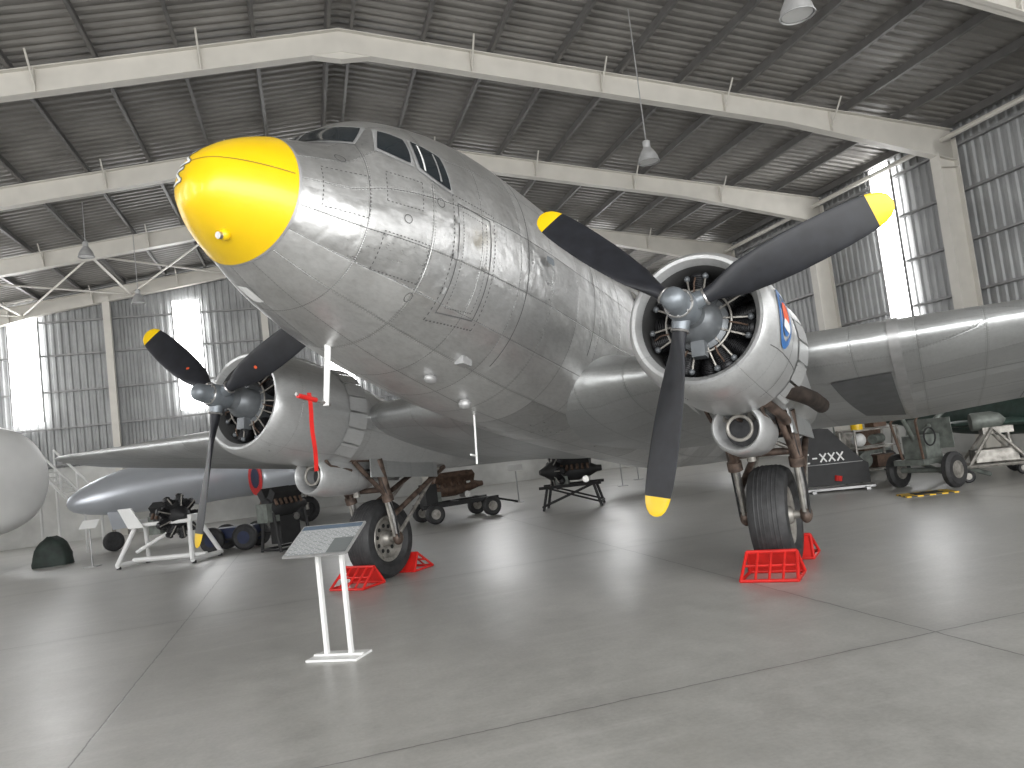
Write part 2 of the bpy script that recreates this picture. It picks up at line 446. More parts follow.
def lamp(i,x,y,z):
    mb=MB()
    b=math.cos(AZ)*x-math.sin(AZ)*y
    zt=ZR+.5-SL*abs(b-BR)
    mb.lathe((x,y,z),(0,0,1),[(0,.21),(.03,.205),(.10,.19),(.2,.14),(.27,.09),(.29,.075),(.42,.075),(.44,.05),(.46,.0)],'lamp',24)
    mb.lathe((x,y,z),(0,0,1),[(.01,.0),(.01,.19)],'white',24)
    mb.torus((x,y,z),(0,0,1),.21,.012,'frame',24,6)
    mb.cyl((x,y,z+.45),(x,y,zt),.012,'frame',seg=6)
    mb.build('pendant_lamp' if i==0 else 'pendant_lamp.%03d'%i)
for i,(x,y,z) in enumerate([(4.09,9.37,6.6),(3.24,15.15,6.95),(-11.5,21.5,8.35),(-11.6,24.6,7.6)]): lamp(i,x,y,z)
# ------------------------------------------------------------------ main airplane (local: +X forward, +Y port, +Z up, origin between prop hubs)
mx,my,yaw,hz,th=-.9817,7.8207,-2.05848,2.7024,.18674
Fh=V((math.cos(yaw),math.sin(yaw),0)); Pv=V((-Fh.y,Fh.x,0)); Zv=V((0,0,1))
Xa=Fh*math.cos(th)+Zv*math.sin(th); Za=-Fh*math.sin(th)+Zv*math.cos(th)
MW=Matrix(((Xa.x,Pv.x,Za.x,mx),(Xa.y,Pv.y,Za.y,my),(Xa.z,Pv.z,Za.z,hz),(0,0,0,1)))
plane=empty('propeller_airplane',mat=MW)
MWI=MW.inverted()
TX =[2.76,2.72,2.6,2.42,2.20,1.95,1.80,1.55,1.40,1.1,.6,0,-1,-3,-7,-10,-13,-16.0,-16.9]
top=pch(TX,[.76,.94,1.09,1.23,1.345,1.435,1.485,1.76,1.88,2.01,2.15,2.25,2.32,2.33,2.30,2.20,1.98,1.62,1.35])
TX =[2.76,2.72,2.6,2.42,2.15,1.85,1.66,1.32,1.1,.6,0,-1,-3,-7,-10,-13,-16.0,-16.9]
bot=pch(TX,[.76,.62,.50,.39,.27,.14,.07,-.03,-.09,-.20,-.29,-.40,-.46,-.38,-.05,.38,.88,1.15])
hw=pch(TX,[.0,.17,.31,.445,.58,.72,.80,.92,.985,1.09,1.17,1.24,1.26,1.22,1.0,.66,.24,.05])
zc=pch(TX,[.76,.77,.78,.79,.80,.81,.82,.86,.88,.92,.95,.98,.98,.99,1.08,1.2,1.28,1.25])
ex=pch([2.8,1.85,1.5,.3,-1.0,-17],[2.05,2.08,2.42,2.38,2.1,2.08])
def sect(X,n=96,g=0.0):
    r=[]; a=hw(X)+g; t=top(X)-zc(X)+g; b=zc(X)-bot(X)+g
    for i in range(n):
        q=2*PI*i/n; c,s=math.cos(q),math.sin(q)
        e=2/ex(X) if s>=0 else 2/2.08
        y=a*math.copysign(abs(c)**e,c); z=(t if s>=0 else b)*math.copysign(abs(s)**e,s)
        r.append(V((X,y,zc(X)+z)))
    return r
RX=2.19
xs=[RX-.0005]+[RX-.03*k for k in range(1,42)]+list(np.arange(.9,-17,-.25))
xs=sorted(set([round(x,4) for x in xs if x>-16.9]+[-16.9]),reverse=True)
rings=[sect(x) for x in xs]
def fuv(j,i): return (xs[j]-.1, i/96*7.36+.1)
mb=MB(); mb.loft(rings,'skin',fuv)
fus=(list(mb.v),list(mb.f))
mb.build('fuselage',plane,ang=50)
xs2=[2.76,2.757,2.75,2.735,2.715,2.69,2.66,2.62,2.58,2.54,2.5,2.45,2.4,2.35,2.3,2.25,2.22,RX]
rg=[sect(x,96,.006) for x in xs2[1:]]
mb=MB(); mb.loft(rg,'yellow',None,True,False)
nose=(list(mb.v),list(mb.f))
mb.sphere((2.46,.08,.40),(.05,.045,.045),'yellow')
mb.cyl((2.49,.08,.385),(2.52,.08,.375),.028,'steel')
mb.build('nose_cap',plane,ang=60)
mb=MB()
mb.loft([sect(RX+.010,96,.009),sect(RX-.010,96,.008)],'frame',None,False,False)
mb.build('nose_joint_ring',plane)
bv_f=BVHTree.FromPolygons(fus[0],fus[1]); bv_n=BVHTree.FromPolygons(nose[0],nose[1])
def cast(bv,p,axis,side):
    if axis=='Y': o=V((p[0],6*side,p[1])); d=V((0,-side,0))
    elif axis=='X': o=V((6,p[0],p[1])); d=V((-1,0,0))
    else: o=V((p[0],p[1],-6)); d=V((0,0,1))
    loc,nrm,i,ds=bv.ray_cast(o,d)
    if loc is None: return None
    if nrm.dot(d)>0: nrm=-nrm
    return loc,nrm
def patch(mb,bv,c4,axis,mat,off=.006,side=1,n=10,rnd=.25):
    vs=[]
    for j in range(n+1):
        for i in range(n+1):
            s=2*i/n-1;t=2*j/n-1
            s2=s*math.sqrt(1-rnd*t*t);t2=t*math.sqrt(1-rnd*s*s)
            a=(s2+1)/2;b=(t2+1)/2
            p=[(c4[0][k]*(1-a)+c4[1][k]*a)*(1-b)+(c4[3][k]*(1-a)+c4[2][k]*a)*b for k in(0,1)]
            h=cast(bv,p,axis,side)
            if h is None: return
            vs.append(h[0]+h[1]*off)
    fs=[(j*(n+1)+i,j*(n+1)+i+1,(j+1)*(n+1)+i+1,(j+1)*(n+1)+i) for j in range(n) for i in range(n)]
    mb.add(vs,fs,mat)
def strip(mb,bv,path,axis,mat,w=.012,off=.004,side=1,closed=False,step=.04,dash=0):
    P=[V((p[0],p[1])) for p in path]
    if closed: P=P+[P[0]]
    for a,b in zip(P[:-1],P[1:]):
        L=(b-a).length; k=max(1,int(L/step)); d=(b-a).normalized(); nrm=V((-d.y,d.x))*w/2
        if not dash: a2=a-d*w/2; b2=b+d*w/2
        else: a2,b2=a,b
        for i in range(k):
            if dash and (i%2): continue
            q0=a2.lerp(b2,i/k);q1=a2.lerp(b2,(i+1)/k); vs=[]
            for q in(q0-nrm,q1-nrm,q1+nrm,q0+nrm):
                h=cast(bv,(q.x,q.y),axis,side)
                if h is None: break
                vs.append(h[0]+h[1]*off)
            if len(vs)==4: mb.add(vs,[(0,1,2,3)],mat)
def disc(mb,bv,c,r,axis,mat,off,side=1,r0=0,n=28,aspect=1):
    vs=[];fs=[]
    for k in(r0,r):
        for i in range(n):
            q=2*PI*i/n; h=cast(bv,(c[0]+k*math.cos(q)*aspect,c[1]+k*math.sin(q)),axis,side)
            if h is None: return
            vs.append(h[0]+h[1]*off)
    for i in range(n): fs.append((i,(i+1)%n,n+(i+1)%n,n+i))
    mb.add(vs,fs,mat)
def grow(c4,g):
    cx=sum(p[0] for p in c4)/4;cy=sum(p[1] for p in c4)/4
    return [(p[0]+math.copysign(g,p[0]-cx),p[1]+math.copysign(g,p[1]-cy)) for p in c4]
mb=MB()
for s in(-1,1):
    ws=[(s*.025,1.52),(s*.62,1.40),(s*.58,1.62),(s*.025,1.71)]
    patch(mb,bv_f,grow(ws,.022),'X','frame',.006,rnd=.08); patch(mb,bv_f,ws,'X','glass',.014,rnd=.08)
    w1=[(1.53,1.37),(1.23,1.32),(1.21,1.60),(1.42,1.62)]
    w2=[(1.16,1.31),(.81,1.20),(.85,1.56),(1.15,1.62)]
    for w in(w1,w2):
        patch(mb,bv_f,grow(w,.028),'Y','frame',.006,s,rnd=.12); patch(mb,bv_f,w,'Y','glass',.014,s,rnd=.12)
    for i in range(8):
        x=-3.6-i*1.02
        c=[(x+.2,1.22),(x-.2,1.22),(x-.2,1.58),(x+.2,1.58)]
        patch(mb,bv_f,grow(c,.035),'Y','frame',.006,s,rnd=.3); patch(mb,bv_f,c,'Y','glass',.012,s,rnd=.3)
strip(mb,bv_f,[(1.10,1.31),(1.09,1.57)],'Y','white',.018,.018)
strip(mb,bv_f,[(.93,1.27),(.94,1.54)],'Y','frame',.018,.018)
mb.build('cockpit_and_cabin_windows',plane,ang=60)
mb=MB()
door=[(.74,1.12),(.30,1.10),(.27,.17),(.71,.15)]
strip(mb,bv_f,door,'Y','line',.010,.004,1,True)
strip(mb,bv_f,[(.80,1.19),(.24,1.17),(.21,.10),(.77,.08)],'Y','line',.010,.004,1,True,.02,1)
strip(mb,bv_f,[(.68,1.06),(.36,1.04),(.33,.22),(.65,.2)],'Y','line',.007,.004,1,True,.015,1)
for z in(.95,.62,.32): patch(mb,bv_f,[(.78,z-.03),(.74,z-.03),(.74,z+.03),(.78,z+.03)],'Y','frame',.02,rnd=.1)
patch(mb,bv_f,[(.40,.6),(.32,.6),(.32,.64),(.40,.64)],'Y','steel',.03,rnd=.1)
for c in([(2.02,1.02),(1.65,1.05),(1.65,.68),(2.02,.68)],[(1.5,1.15),(1.15,1.17),(1.15,.90),(1.5,.88)],[(1.5,.62),(1.05,.62),(1.05,.3),(1.5,.32)]):
    strip(mb,bv_f,c,'Y','line',.008,.004,1,True,.018,1)
for c,r in(((1.82,1.18),.04),((1.3,.78),.04),((.95,1.05),.045),((1.05,.2),.035)):
    disc(mb,bv_f,c,r,'Y','line',.004,1,r*.82)
for s in(-1,1):
    strip(mb,bv_f,[(-1.9,1.95),(-1.9,.3)],'Y','line',.010,.004,s)
    strip(mb,bv_f,[(-.35,2.1),(-.35,-.1)],'Y','line',.010,.004,s)
patch(mb,bv_f,[(-.62,.98),(-.78,.98),(-.78,1.06),(-.62,1.06)],'Y','hub',.05,rnd=.2)
patch(mb,bv_f,[(1.98,-.30),(1.80,-.28),(1.80,-.16),(1.98,-.18)],'Z','white',.03,rnd=.1)
mb.build('panel_details',plane,ang=60)
mb=MB()
zs=.90
strip(mb,bv_n,[(-.54,zs-.02),(-.3,zs),(0,zs+.01),(.3,zs),(.54,zs-.02)],'X','nline',.010,.004)
for dx,dz in((-.06,1.01),(-.13,.87)):
    for m,w,o in(('line',.034,.004),('white',.020,.007)):
        strip(mb,bv_n,[(dx+.05,dz),(dx-.06,dz),(dx+.04,dz-.10),(dx-.07,dz-.10)],'X',m,w,o)
mb.build('nose_markings',plane)
mb=MB()
mb.lathe((1.05,-.16,-.02),(0,0,-1),[(0,.04),(.1,.03),(.62,.026),(.62,0)],'white',12)
mb.cyl((1.0,-.16,-.62),(1.42,-.16,-.60),.016,'steel',seg=8)
mb.cyl((-1.1,.05,-.3),(-1.15,.05,-.95),.012,'white',seg=8)
mb.cyl((-1.15,.05,-.86),(-1.02,.05,-.86),.012,'white',seg=8)
mb.sphere((-.6,.25,-.39),(.07,.07,.06),'frame'); mb.sphere((.1,.3,-.27),(.09,.06,.05),'frame')
mb.box((.0,.62,-.12),(.16,.1,.08),'frame')
mb.build('pitot_masts_and_antennas',plane)
mb=MB()
L=MWI.to_3x3()@V((0,0,-1))
p0=V((1.26,-.16,-.61)); s_=V((0,1,0)).cross(L).normalized()*.026
for k in range(8):
    a=p0+L*(.085*k-.05);b=p0+L*(.085*(k+1)-.05); wv=V((0,.006*math.sin(k*1.3),0)); wv2=V((0,.006*math.sin((k+1)*1.3),0))
    mb.add([a-s_+wv,a+s_+wv,b+s_+wv2,b-s_+wv2],[(0,1,2,3)],'red')
mb.cyl(p0+V((-.08,0,0)),p0+V((.14,0,.0)),.022,'red')
mb.build('pitot_cover_ribbon',plane)
# wings --------------------------------------------------------------
def foil(n=22,t=.15,cam_=.02):
    up=[];lo=[]
    for i in range(n+1):
        x=.5*(1-math.cos(PI*i/n)); yt=5*t*(.2969*math.sqrt(x)-.126*x-.3516*x*x+.2843*x**3-.1036*x**4)
        yc=cam_*(2*.3*x-x*x)/.09 if x<.3 else cam_*((1-.6)+.6*x-x*x)/.49
        up.append((x,yc+yt)); lo.append((x,yc-yt))
    return up[::-1]+lo[1:-1]
WZ=-.02; WX=-2.04; WC=4.35
def wing_sections():
    S=[]
    for y,dle,dte,tk in((.0,.10,.5,.20),(1.1,.10,.45,.195),(1.35,.06,.28,.17),(1.7,.02,.1,.152),(2.2,0,0,.145),(2.82,0,0,.145),(3.5,0,0,.145),(4.3,0,0,.145)):
        S.append((y,WX+dle,WC+dle+dte,tk,WZ))
    for k in range(1,12):
        y=4.3+k*.83; q=(y-4.3)/10.2
        le=WX-math.tan(math.radians(15))*(y-4.3); te=WX-WC+.12*q
        S.append((y,le,le-te,.145-.06*q,WZ+.087*(y-4.3)))
    y0,le0,c0,t0,z0=S[-1]
    for g,k in((.35,.97),(.7,.88),(1.0,.72),(1.2,.5),(1.3,.25),(1.33,.06)):
        y=y0+g; lec=le0-math.tan(math.radians(15))*g; c=c0*.95
        mid_=lec-c*.5; S.append((y,mid_+c*k*.5,c*k,.085,z0+.087*g))
    return S
SEC=wing_sections()
def wring(s,sgn,g=0):
    y,le,c,t,z=s; inc=math.radians(2)
    return [V((le-x*c,sgn*y,z+zz*c*(1+g)-math.sin(inc)*(x-.3)*c)) for x,zz in foil(t=t)]
for sgn,nm in((1,'port_wing'),(-1,'starboard_wing')):
    mb=MB(); rr=[wring(s,sgn) for s in SEC]
    nn=len(rr[0])
    mb.loft(rr,'wing',lambda j,i:(SEC[min(j,len(SEC)-1)][0],rr[j][i%nn].x+(8.13 if (i%nn)<22 else 0)),False,True)
    wv=(list(mb.v),list(mb.f)); bw=BVHTree.FromPolygons(*wv)
    y0=4.25; a=SEC[7]
    mb.loft([wring((y0,a[1]+.012,a[2]+.02,.150,WZ),sgn),wring((y0+.1,a[1],a[2],.150,WZ+.005),sgn)],'frame',None,True,True)
    mb.build(nm,plane,ang=50)
    mb=MB()
    patch(mb,bw,[(-2.75,sgn*3.60),(-2.65,sgn*4.22),(-5.6,sgn*4.22),(-5.2,sgn*3.75)],'Z','wing_shade',.008,rnd=.02)  # decal: underside shade between nacelle and outer wing joint, painted as dark colour
    for pth in([(WX-3.35,1.5),(WX-3.35,8.2)],[(WX-3.25,8.4),(WX-3.5,13.6)],[(WX-1.25,4.4),(WX-2.5,13.5)],[(WX-2.4,4.4),(WX-3.1,13.5)]):
        strip(mb,bw,[(p[0],sgn*p[1]) for p in pth],'Z','line',.012,.004)
    for y in(5.6,7.0,8.3,9.8,11.2,12.6):
        strip(mb,bw,[(WX-.26*(y-4.3)-.1,sgn*y),(WX-WC+.2,sgn*y)],'Z','line',.010,.004)
    mb.build(nm+'_underside_details',plane)
# tail ---------------------------------------------------------------
mb=MB()
def fl(x0,x1,z,t,kind,sgn=1):
    c=x0-x1
    o=[]
    for x,zz in foil(n=12,t=t,cam_=0):
        o.append(V((x0-x*c,zz*c,z)) if kind=='v' else V((x0-x*c,sgn*z,1.45+zz*c)))
    return o
mb.loft([fl(a,b,z,.1,'v') for a,b,z in((-12.8,-16.7,1.6),(-13.6,-16.95,2.3),(-14.3,-17.1,3.0),(-14.9,-17.1,3.7),(-15.3,-16.9,4.1),(-15.8,-16.6,4.3))],'wing')
for s in(-1,1):
    mb.loft([fl(a,b,z,.1,'h',s) for a,b,z in((-13.6,-16.2,.1),(-13.9,-16.3,1.5),(-14.3,-16.3,3.0),(-14.6,-16.2,3.8),(-15.1,-15.9,4.05))],'wing')
mb.build('tail_surfaces',plane,ang=50)
# nacelles, engines, propellers, gear ---------------------------------
def nacelle(sgn,nm):
    Y=sgn*2.82
    mb=MB()
    prof=[(-.42,.515),(-.40,.525),(-.355,.56),(-.35,.59),(-.38,.622),(-.48,.655),(-.65,.68),(-.85,.692),(-1.1,.692),(-1.4,.68),(-1.6,.665)]
    mb.lathe((0,Y,0),(-1,0,0),[(-x,r) for x,r in prof],'cowl',64,up=(0,0,1))
    cw=(list(mb.v),list(mb.f)); bc=BVHTree.FromPolygons(*cw)
    mb.lathe((0,Y,0),(-1,0,0),[(.42,.515),(.5,.505),(.62,.50),(.86,.50)],'inner',64,up=(0,0,1))
    for i in range(20):
        q0=2*PI*i/20+.02;q1=2*PI*(i+1)/20-.02
        if math.sin((q0+q1)/2)<-.75: continue
        vs=[]
        for x,r in((-1.57,.68),(-1.88,.715)):
            for q in(q0,(q0+q1)/2,q1): vs.append((x,Y+r*math.cos(q),r*math.sin(q)))
        for x,r in((-1.88,.705),(-1.57,.67)):
            for q in(q0,(q0+q1)/2,q1): vs.append((x,Y+r*math.cos(q),r*math.sin(q)))
        mb.add(vs,[(0,1,4,3),(1,2,5,4),(6,7,10,9),(7,8,11,10),(3,4,7,6),(4,5,8,7),(0,3,6,9),(2,5,8,11)],'cowl')
    strip(mb,bc,[(-1.15,-.60),(-1.15,.60)],'Y','line',.010,.003,sgn)
    strip(mb,bc,[(-.5,-.30),(-1.55,-.30)],'Y','line',.008,.003,sgn)
    if sgn>0:
        c=(-.80,.0)
        disc(mb,bc,c,.27,'Y','white',.006,1,0,36,.8); disc(mb,bc,c,.27,'Y','blue',.009,1,.205,36,.8); disc(mb,bc,c,.165,'Y','blue',.009,1,0,36,.8)
        disc(mb,bc,(-.79,.03),.11,'Y','orange',.012,1); patch(mb,bc,[(-.68,-.10),(-.92,-.13),(-.94,-.05),(-.72,-.01)],'Y','white',.013,1)
    mb.build(nm+'_engine_cowling',plane,ang=40,flip=False)
    mb=MB()
    xs=[-1.45,-1.6,-1.9,-2.3,-2.8,-3.3,-3.8,-4.4,-5.0,-5.6,-6.1,-6.5]
    fw=pch([-6.5,-5.6,-4.4,-3.3,-2.3,-1.4],[.04,.24,.45,.56,.62,.635]); fh=pch([-6.5,-5.6,-4.4,-3.3,-2.3,-1.4],[.03,.17,.36,.50,.60,.635]); fz=pch([-6.5,-5.6,-4.4,-3.3,-2.3,-1.4],[-.05,-.05,-.1,-.1,-.04,0])
    rings=[]
    for x in xs:
        rings.append([V((x,Y+fw(x)*math.cos(2*PI*i/48),fz(x)+fh(x)*math.sin(2*PI*i/48))) for i in range(48)])
    mb.loft(rings,'cowl',lambda j,i:(xs[j],i/48*4.0))
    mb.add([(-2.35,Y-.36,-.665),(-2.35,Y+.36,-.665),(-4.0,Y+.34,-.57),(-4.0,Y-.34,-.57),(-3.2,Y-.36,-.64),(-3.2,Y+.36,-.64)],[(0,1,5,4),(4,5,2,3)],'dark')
    for s2 in(-1,1):
        mb.prism([(-2.35,Y+s2*.37,-.50),(-4.0,Y+s2*.35,-.40),(-4.0,Y+s2*.38,-.62),(-2.35,Y+s2*.40,-.78)],(0,.02,0),'wing')
    mb.lathe((-1.55,Y,-.80),(-1,0,.08),[(.5,.15),(.1,.195),(0,.215),(-.02,.23),(0,.25),(.1,.27),(.35,.285),(.8,.26),(1.2,.16),(1.4,.03)],'cowl',36)
    mb.lathe((-1.55,Y,-.80),(-1,0,.08),[(.28,0),(.28,.2)],'fin',24)
    mb.torus((-1.60,Y+.02,-.80),(-1,0,.08),.12,.018,'gearg',28,8); mb.torus((-1.56,Y,-.80),(-1,0,.08),.235,.018,'cowl',36,8)
    mb.loft([[V((x,Y+w*math.cos(2*PI*i/24)*1.0,z+h*math.sin(2*PI*i/24))) for i in range(24)] for x,w,z,h in((-.85,.14,.655,.04),(-.9,.17,.66,.06),(-1.3,.19,.66,.09),(-1.9,.18,.61,.09),(-2.5,.08,.55,.05))],'cowl',lambda j,i:(j*.4,i*.05))
    yo=Y+sgn*.64
    mb.tube([(-1.75,Y+sgn*.46,-.44),(-2.0,yo-.06*sgn,-.46),(-2.3,yo,-.46),(-2.72,yo+.03*sgn,-.46)],.085,'exh',16)
    mb.tube([(-2.725,yo+.03*sgn,-.46),(-2.74,yo+.03*sgn,-.46)],.068,'dark',16)
    mb.tube([(-1.6,Y+sgn*.3,-.58),(-2.0,Y+sgn*.38,-.66),(-2.3,Y+sgn*.36,-.66)],.05,'gear',10)
    for k in range(5):
        mb.tube([(-1.5,Y-.3+k*.14,-.55),(-1.7,Y-.28+k*.13,-.68),(-2.1,Y-.22+k*.12,-.70)],.022,'gearg' if k%2 else 'gear',6)
    mb.build(nm+'_nacelle',plane,ang=45)
    mb=MB()
    mb.lathe((-.86,Y,0),(1,0,0),[(0,.66),(.02,0)],'dark',32)
    mb.lathe((0,Y,0),(-1,0,0),[(.12,.09),(.16,.10),(.24,.12),(.27,.16),(.33,.195),(.40,.21),(.47,.215),(.49,.26),(.53,.26),(.7,.24)],'case',40)
    for i in range(14):
        q=2*PI*i/14; mb.cyl((-.46,Y+.235*math.cos(q),.235*math.sin(q)),(-.49,Y+.235*math.cos(q),.235*math.sin(q)),.012,'steel',seg=6)
    for row in range(2):
        for i in range(7):
            q=PI/2+2*PI*(i+.5*row)/7; dr=V((0,math.cos(q),math.sin(q)))
            xc=-.60-.14*row; o=V((xc,Y,0))
            pr=[(.23,.075)]
            t=.25
            while t<.45: pr+=[(t,.075),(t,.098),(t+.007,.098),(t+.007,.075)]; t+=.018
            pr+=[(.455,.09),(.475,.085),(.49,.05),(.495,0)]
            mb.lathe(o,dr,pr,'fin',14)
            if row==0:
                tg=V((0,-math.sin(q),math.cos(q)))
                for sd in(-1,1):
                    mb.cyl(V((-.47,Y,0))+dr*.21+tg*sd*.05,V((-.52,Y,0))+dr*.43+tg*sd*.085,.010,'gearg',seg=8)
                    mb.sphere(V((-.52,Y,0))+dr*.44+tg*sd*.085,.03,'case',10,6)
                mb.tube([V((-.44,Y,0))+dr*.28+tg*.01,V((-.43,Y,0))+dr*.36,V((-.49,Y,0))+dr*.43],.008,'brown',6)
    mb.torus((-.45,Y,0),(1,0,0),.295,.010,'gearg',48,8)
    mb.box((-.42,Y,-.27),(.12,.12,.14),'case'); mb.cyl((-.3,Y+.14,.18),(-.5,Y+.14,.18),.045,'case')
    mb.build(nm+'_radial_engine',plane,ang=30)
    a0=(1.26302 if sgn>0 else 1.15785)
    mb=MB()
    mb.lathe((0,Y,0),(1,0,0),[(-.14,0),(-.14,.12),(-.10,.135),(.10,.135),(.13,.12),(.15,.105),(.26,.103),(.30,.095),(.33,.072),(.345,.045),(.35,0)],'hub',40)
    mb.torus((.13,Y,0),(1,0,0),.115,.012,'steel',32,6)
    for i in range(8):
        q=2*PI*i/8; mb.cyl((.14,Y+.118*math.cos(q),.118*math.sin(q)),(.165,Y+.118*math.cos(q),.118*math.sin(q)),.010,'steel',seg=6)
    for kb in range(3):
        a=a0+kb*2*PI/3
        rd=V((0,math.sin(a),math.cos(a))); tg=rd.cross(V((1,0,0)))
        mb.cyl(V((0,Y,0))+rd*.08,V((0,Y,0))+rd*.21,.080,'hub',.070,20)
        mb.torus(V((0,Y,0))+rd*.205,rd,.070,.012,'steel',20,6)
        st=[(.18,.062,.062,50),(.28,.072,.058,48),(.40,.115,.042,44),(.53,.150,.032,40),(.75,.168,.025,35),(.95,.174,.020,31),(1.15,.172,.016,28),(1.35,.164,.013,25),(1.5,.152,.011,23),(1.60,.138,.009,22),(1.601,.138,.009,22),(1.66,.122,.008,21),(1.71,.098,.007,21),(1.745,.062,.005,20),(1.76,.02,.003,20)]
        rr=[]
        for r,hw_,ht,be in st:
            be=math.radians(be); cd_=tg*math.cos(be)+V((-1,0,0))*math.sin(be)*(1); nd=rd.cross(cd_)
            o=V((0,Y,0))+rd*r
            rr.append([o+cd_*hw_*math.cos(2*PI*i/20)+nd*ht*math.sin(2*PI*i/20) for i in range(20)])
        k=10
        mb.loft(rr[:k+1],'blade',None,True,False); mb.loft(rr[k:],'yellow',None,False,True)
        be=math.radians(38); cd_=tg*math.cos(be)-V((1,0,0))*math.sin(be); nd=rd.cross(cd_)
        if nd.x<0: nd=-nd
        c=V((0,Y,0))+rd*.68+nd*.034
        mb.lathe(c,nd,[(0,0),(.0,.020)],'orange' if sgn<0 else 'blade',16)
    mb.build(nm+'_propeller',plane,ang=40)
    mb=MB()
    ax=V((-3.07,Y,-1.59))
    tp=[(-.16,.34),(-.21,.40),(-.215,.47),(-.20,.52),(-.15,.555),(-.08,.57),(0,.573),(.08,.57),(.15,.555),(.20,.52),(.215,.47),(.21,.40),(.16,.34),(.12,.30),(-.12,.30),(-.16,.34)]
    mb.lathe(ax,(0,1,0),tp,'rubber',56)
    for t in(-.12,-.075,-.03,.03,.075,.12): mb.torus(ax+V((0,t,0)),(0,1,0),.558 if abs(t)>.1 else .566,.010,'rubber',56,6)
    for s2 in(-1,1):
        mb.lathe(ax,(0,s2,0),[(.12,.33),(.15,.335),(.165,.32),(.15,.28),(.10,.26),(.09,.12),(.17,.10),(.20,.07),(.21,0)],'gearg',32)
        for i in range(10):
            q=2*PI*i/10; mb.cyl(ax+V((.19*math.cos(q),s2*.09,.19*math.sin(q))),ax+V((.19*math.cos(q),s2*.105,.19*math.sin(q))),.03,'dark',seg=10)
        y=s2*.33
        A=ax+V((0,y,0))
        topf=V((-2.55,Y+y*1.05,-.50)); kn=A.lerp(topf,.5)
        mb.cyl(ax,A+V((0,s2*.06,0)),.045,'gearg')
        mb.cyl(A,kn,.045,'steel'); mb.cyl(kn,topf,.07,'gear'); mb.cyl(kn-(topf-kn)*.05,kn+(topf-kn)*.12,.085,'gear')
        mb.sphere(A,(.09,.07,.1),'gear')
        mb.cyl(A.lerp(topf,.28)+V((0,0,0)),V((-4.35,Y+y*.8,-.42)),.04,'gear')
        mb.cyl(A+V((-.02,0,.06)),V((-4.2,Y+y*.8,-.45)),.028,'gearg')
        mb.cyl(topf,V((-2.05,Y+y*.8,-.55)),.04,'gear')
        mb.cyl(A.lerp(topf,.52),V((-2.1,Y+y*.9,-.58)),.035,'gear')
        mb.tube([A+V((.09,0,.02)),A+V((.20,0,.28)),kn+V((.08,0,.04))],.022,'gearg',8)
        mb.tube([A+V((.05,s2*.05,.0)),A+V((.14,s2*.06,.3)),kn+V((.1,s2*.04,.1)),topf+V((.06,0,-.02))],.013,'black',6)
    for f1,rad in((.62,.04),(.80,.03),(.95,.05)):
        a=(ax+V((0,-.33,0))).lerp(V((-2.55,Y-.35,-.50)),f1);b=(ax+V((0,.33,0))).lerp(V((-2.55,Y+.35,-.50)),f1)
        mb.cyl(a,b,rad,'gear')
    a=(ax+V((0,-.33,0))).lerp(V((-2.55,Y-.35,-.50)),.62);b=(ax+V((0,.33,0))).lerp(V((-2.55,Y+.35,-.50)),.95)
    mb.cyl(a,b,.025,'gearg')
    a=(ax+V((0,.33,0))).lerp(V((-2.55,Y+.35,-.50)),.62);b=(ax+V((0,-.33,0))).lerp(V((-2.55,Y-.35,-.50)),.95)
    mb.cyl(a,b,.025,'gearg')
    mb.cyl(V((-2.5,Y-.12,-.45)),V((-2.68,Y-.12,-1.0)),.05,'gearg'); mb.box(V((-2.6,Y,-.72)),(.16,.3,.12),'gear')
    mb.build(nm+'_landing_gear',plane,ang=35)
nacelle(1,'port'); nacelle(-1,'starboard')
mb=MB()
gz=MWI@(V((mx,my,0))-Fh*15.6)
ax=gz+ (MWI.to_3x3()@V((0,0,1)))*.26
mb.lathe(ax,(0,1,0),[(-.08,.1),(-.09,.2),(-.05,.26),(.05,.26),(.09,.2),(.08,.1)],'rubber',28); mb.cyl(ax+V((0,-.1,0)),ax+V((0,.1,0)),.1,'gearg')
for s2 in(-1,1): mb.cyl(ax+V((0,s2*.12,0)),V((ax.x+.3,0,.75)),.03,'gear')
mb.build('tail_wheel',plane)
# ------------------------------------------------------------------ wheel chocks
F2=Fh; P2=Pv
ci=0
for sgn in(1,-1):
    wc=V((mx,my,0))-F2*2.719+P2*(2.82*sgn)
    for sd in(1,-1):
        mb=MB()
        e=F2*sd
        def pt(l,w,z): return wc+e*l+P2*w+V((0,0,z))
        r=.018
        hi=.26
        B=[(.36,-.29,r),(.36,.29,r),(.84,.29,r),(.84,-.29,r)]
        Tt=[(.52,-.26,hi),(.52,.26,hi)]
        for i in range(4): mb.tube([pt(*B[i]),pt(*B[(i+1)%4])],r,'red',8)
        mb.tube([pt(*Tt[0]),pt(*Tt[1])],r*1.2,'red',8)
        for i,j in((0,0),(3,0),(1,1),(2,1)): mb.tube([pt(*B[i]),pt(*Tt[j])],r,'red',8)
        for w in(-.14,0,.14): mb.tube([pt(.52,w,hi),pt(.84,w,r)],r*.8,'red',8)
        mb.prism([pt(.37,-.28,.03),pt(.37,.28,.03),pt(.52,.25,hi),pt(.52,-.25,hi)],e*.01,'red')
        mb.tube([pt(.66,-.285,.14),pt(.66,.285,.14)],r*.8,'red',8)
        mb.build('wheel_chock' if ci==0 else 'wheel_chock.%03d'%ci); ci+=1
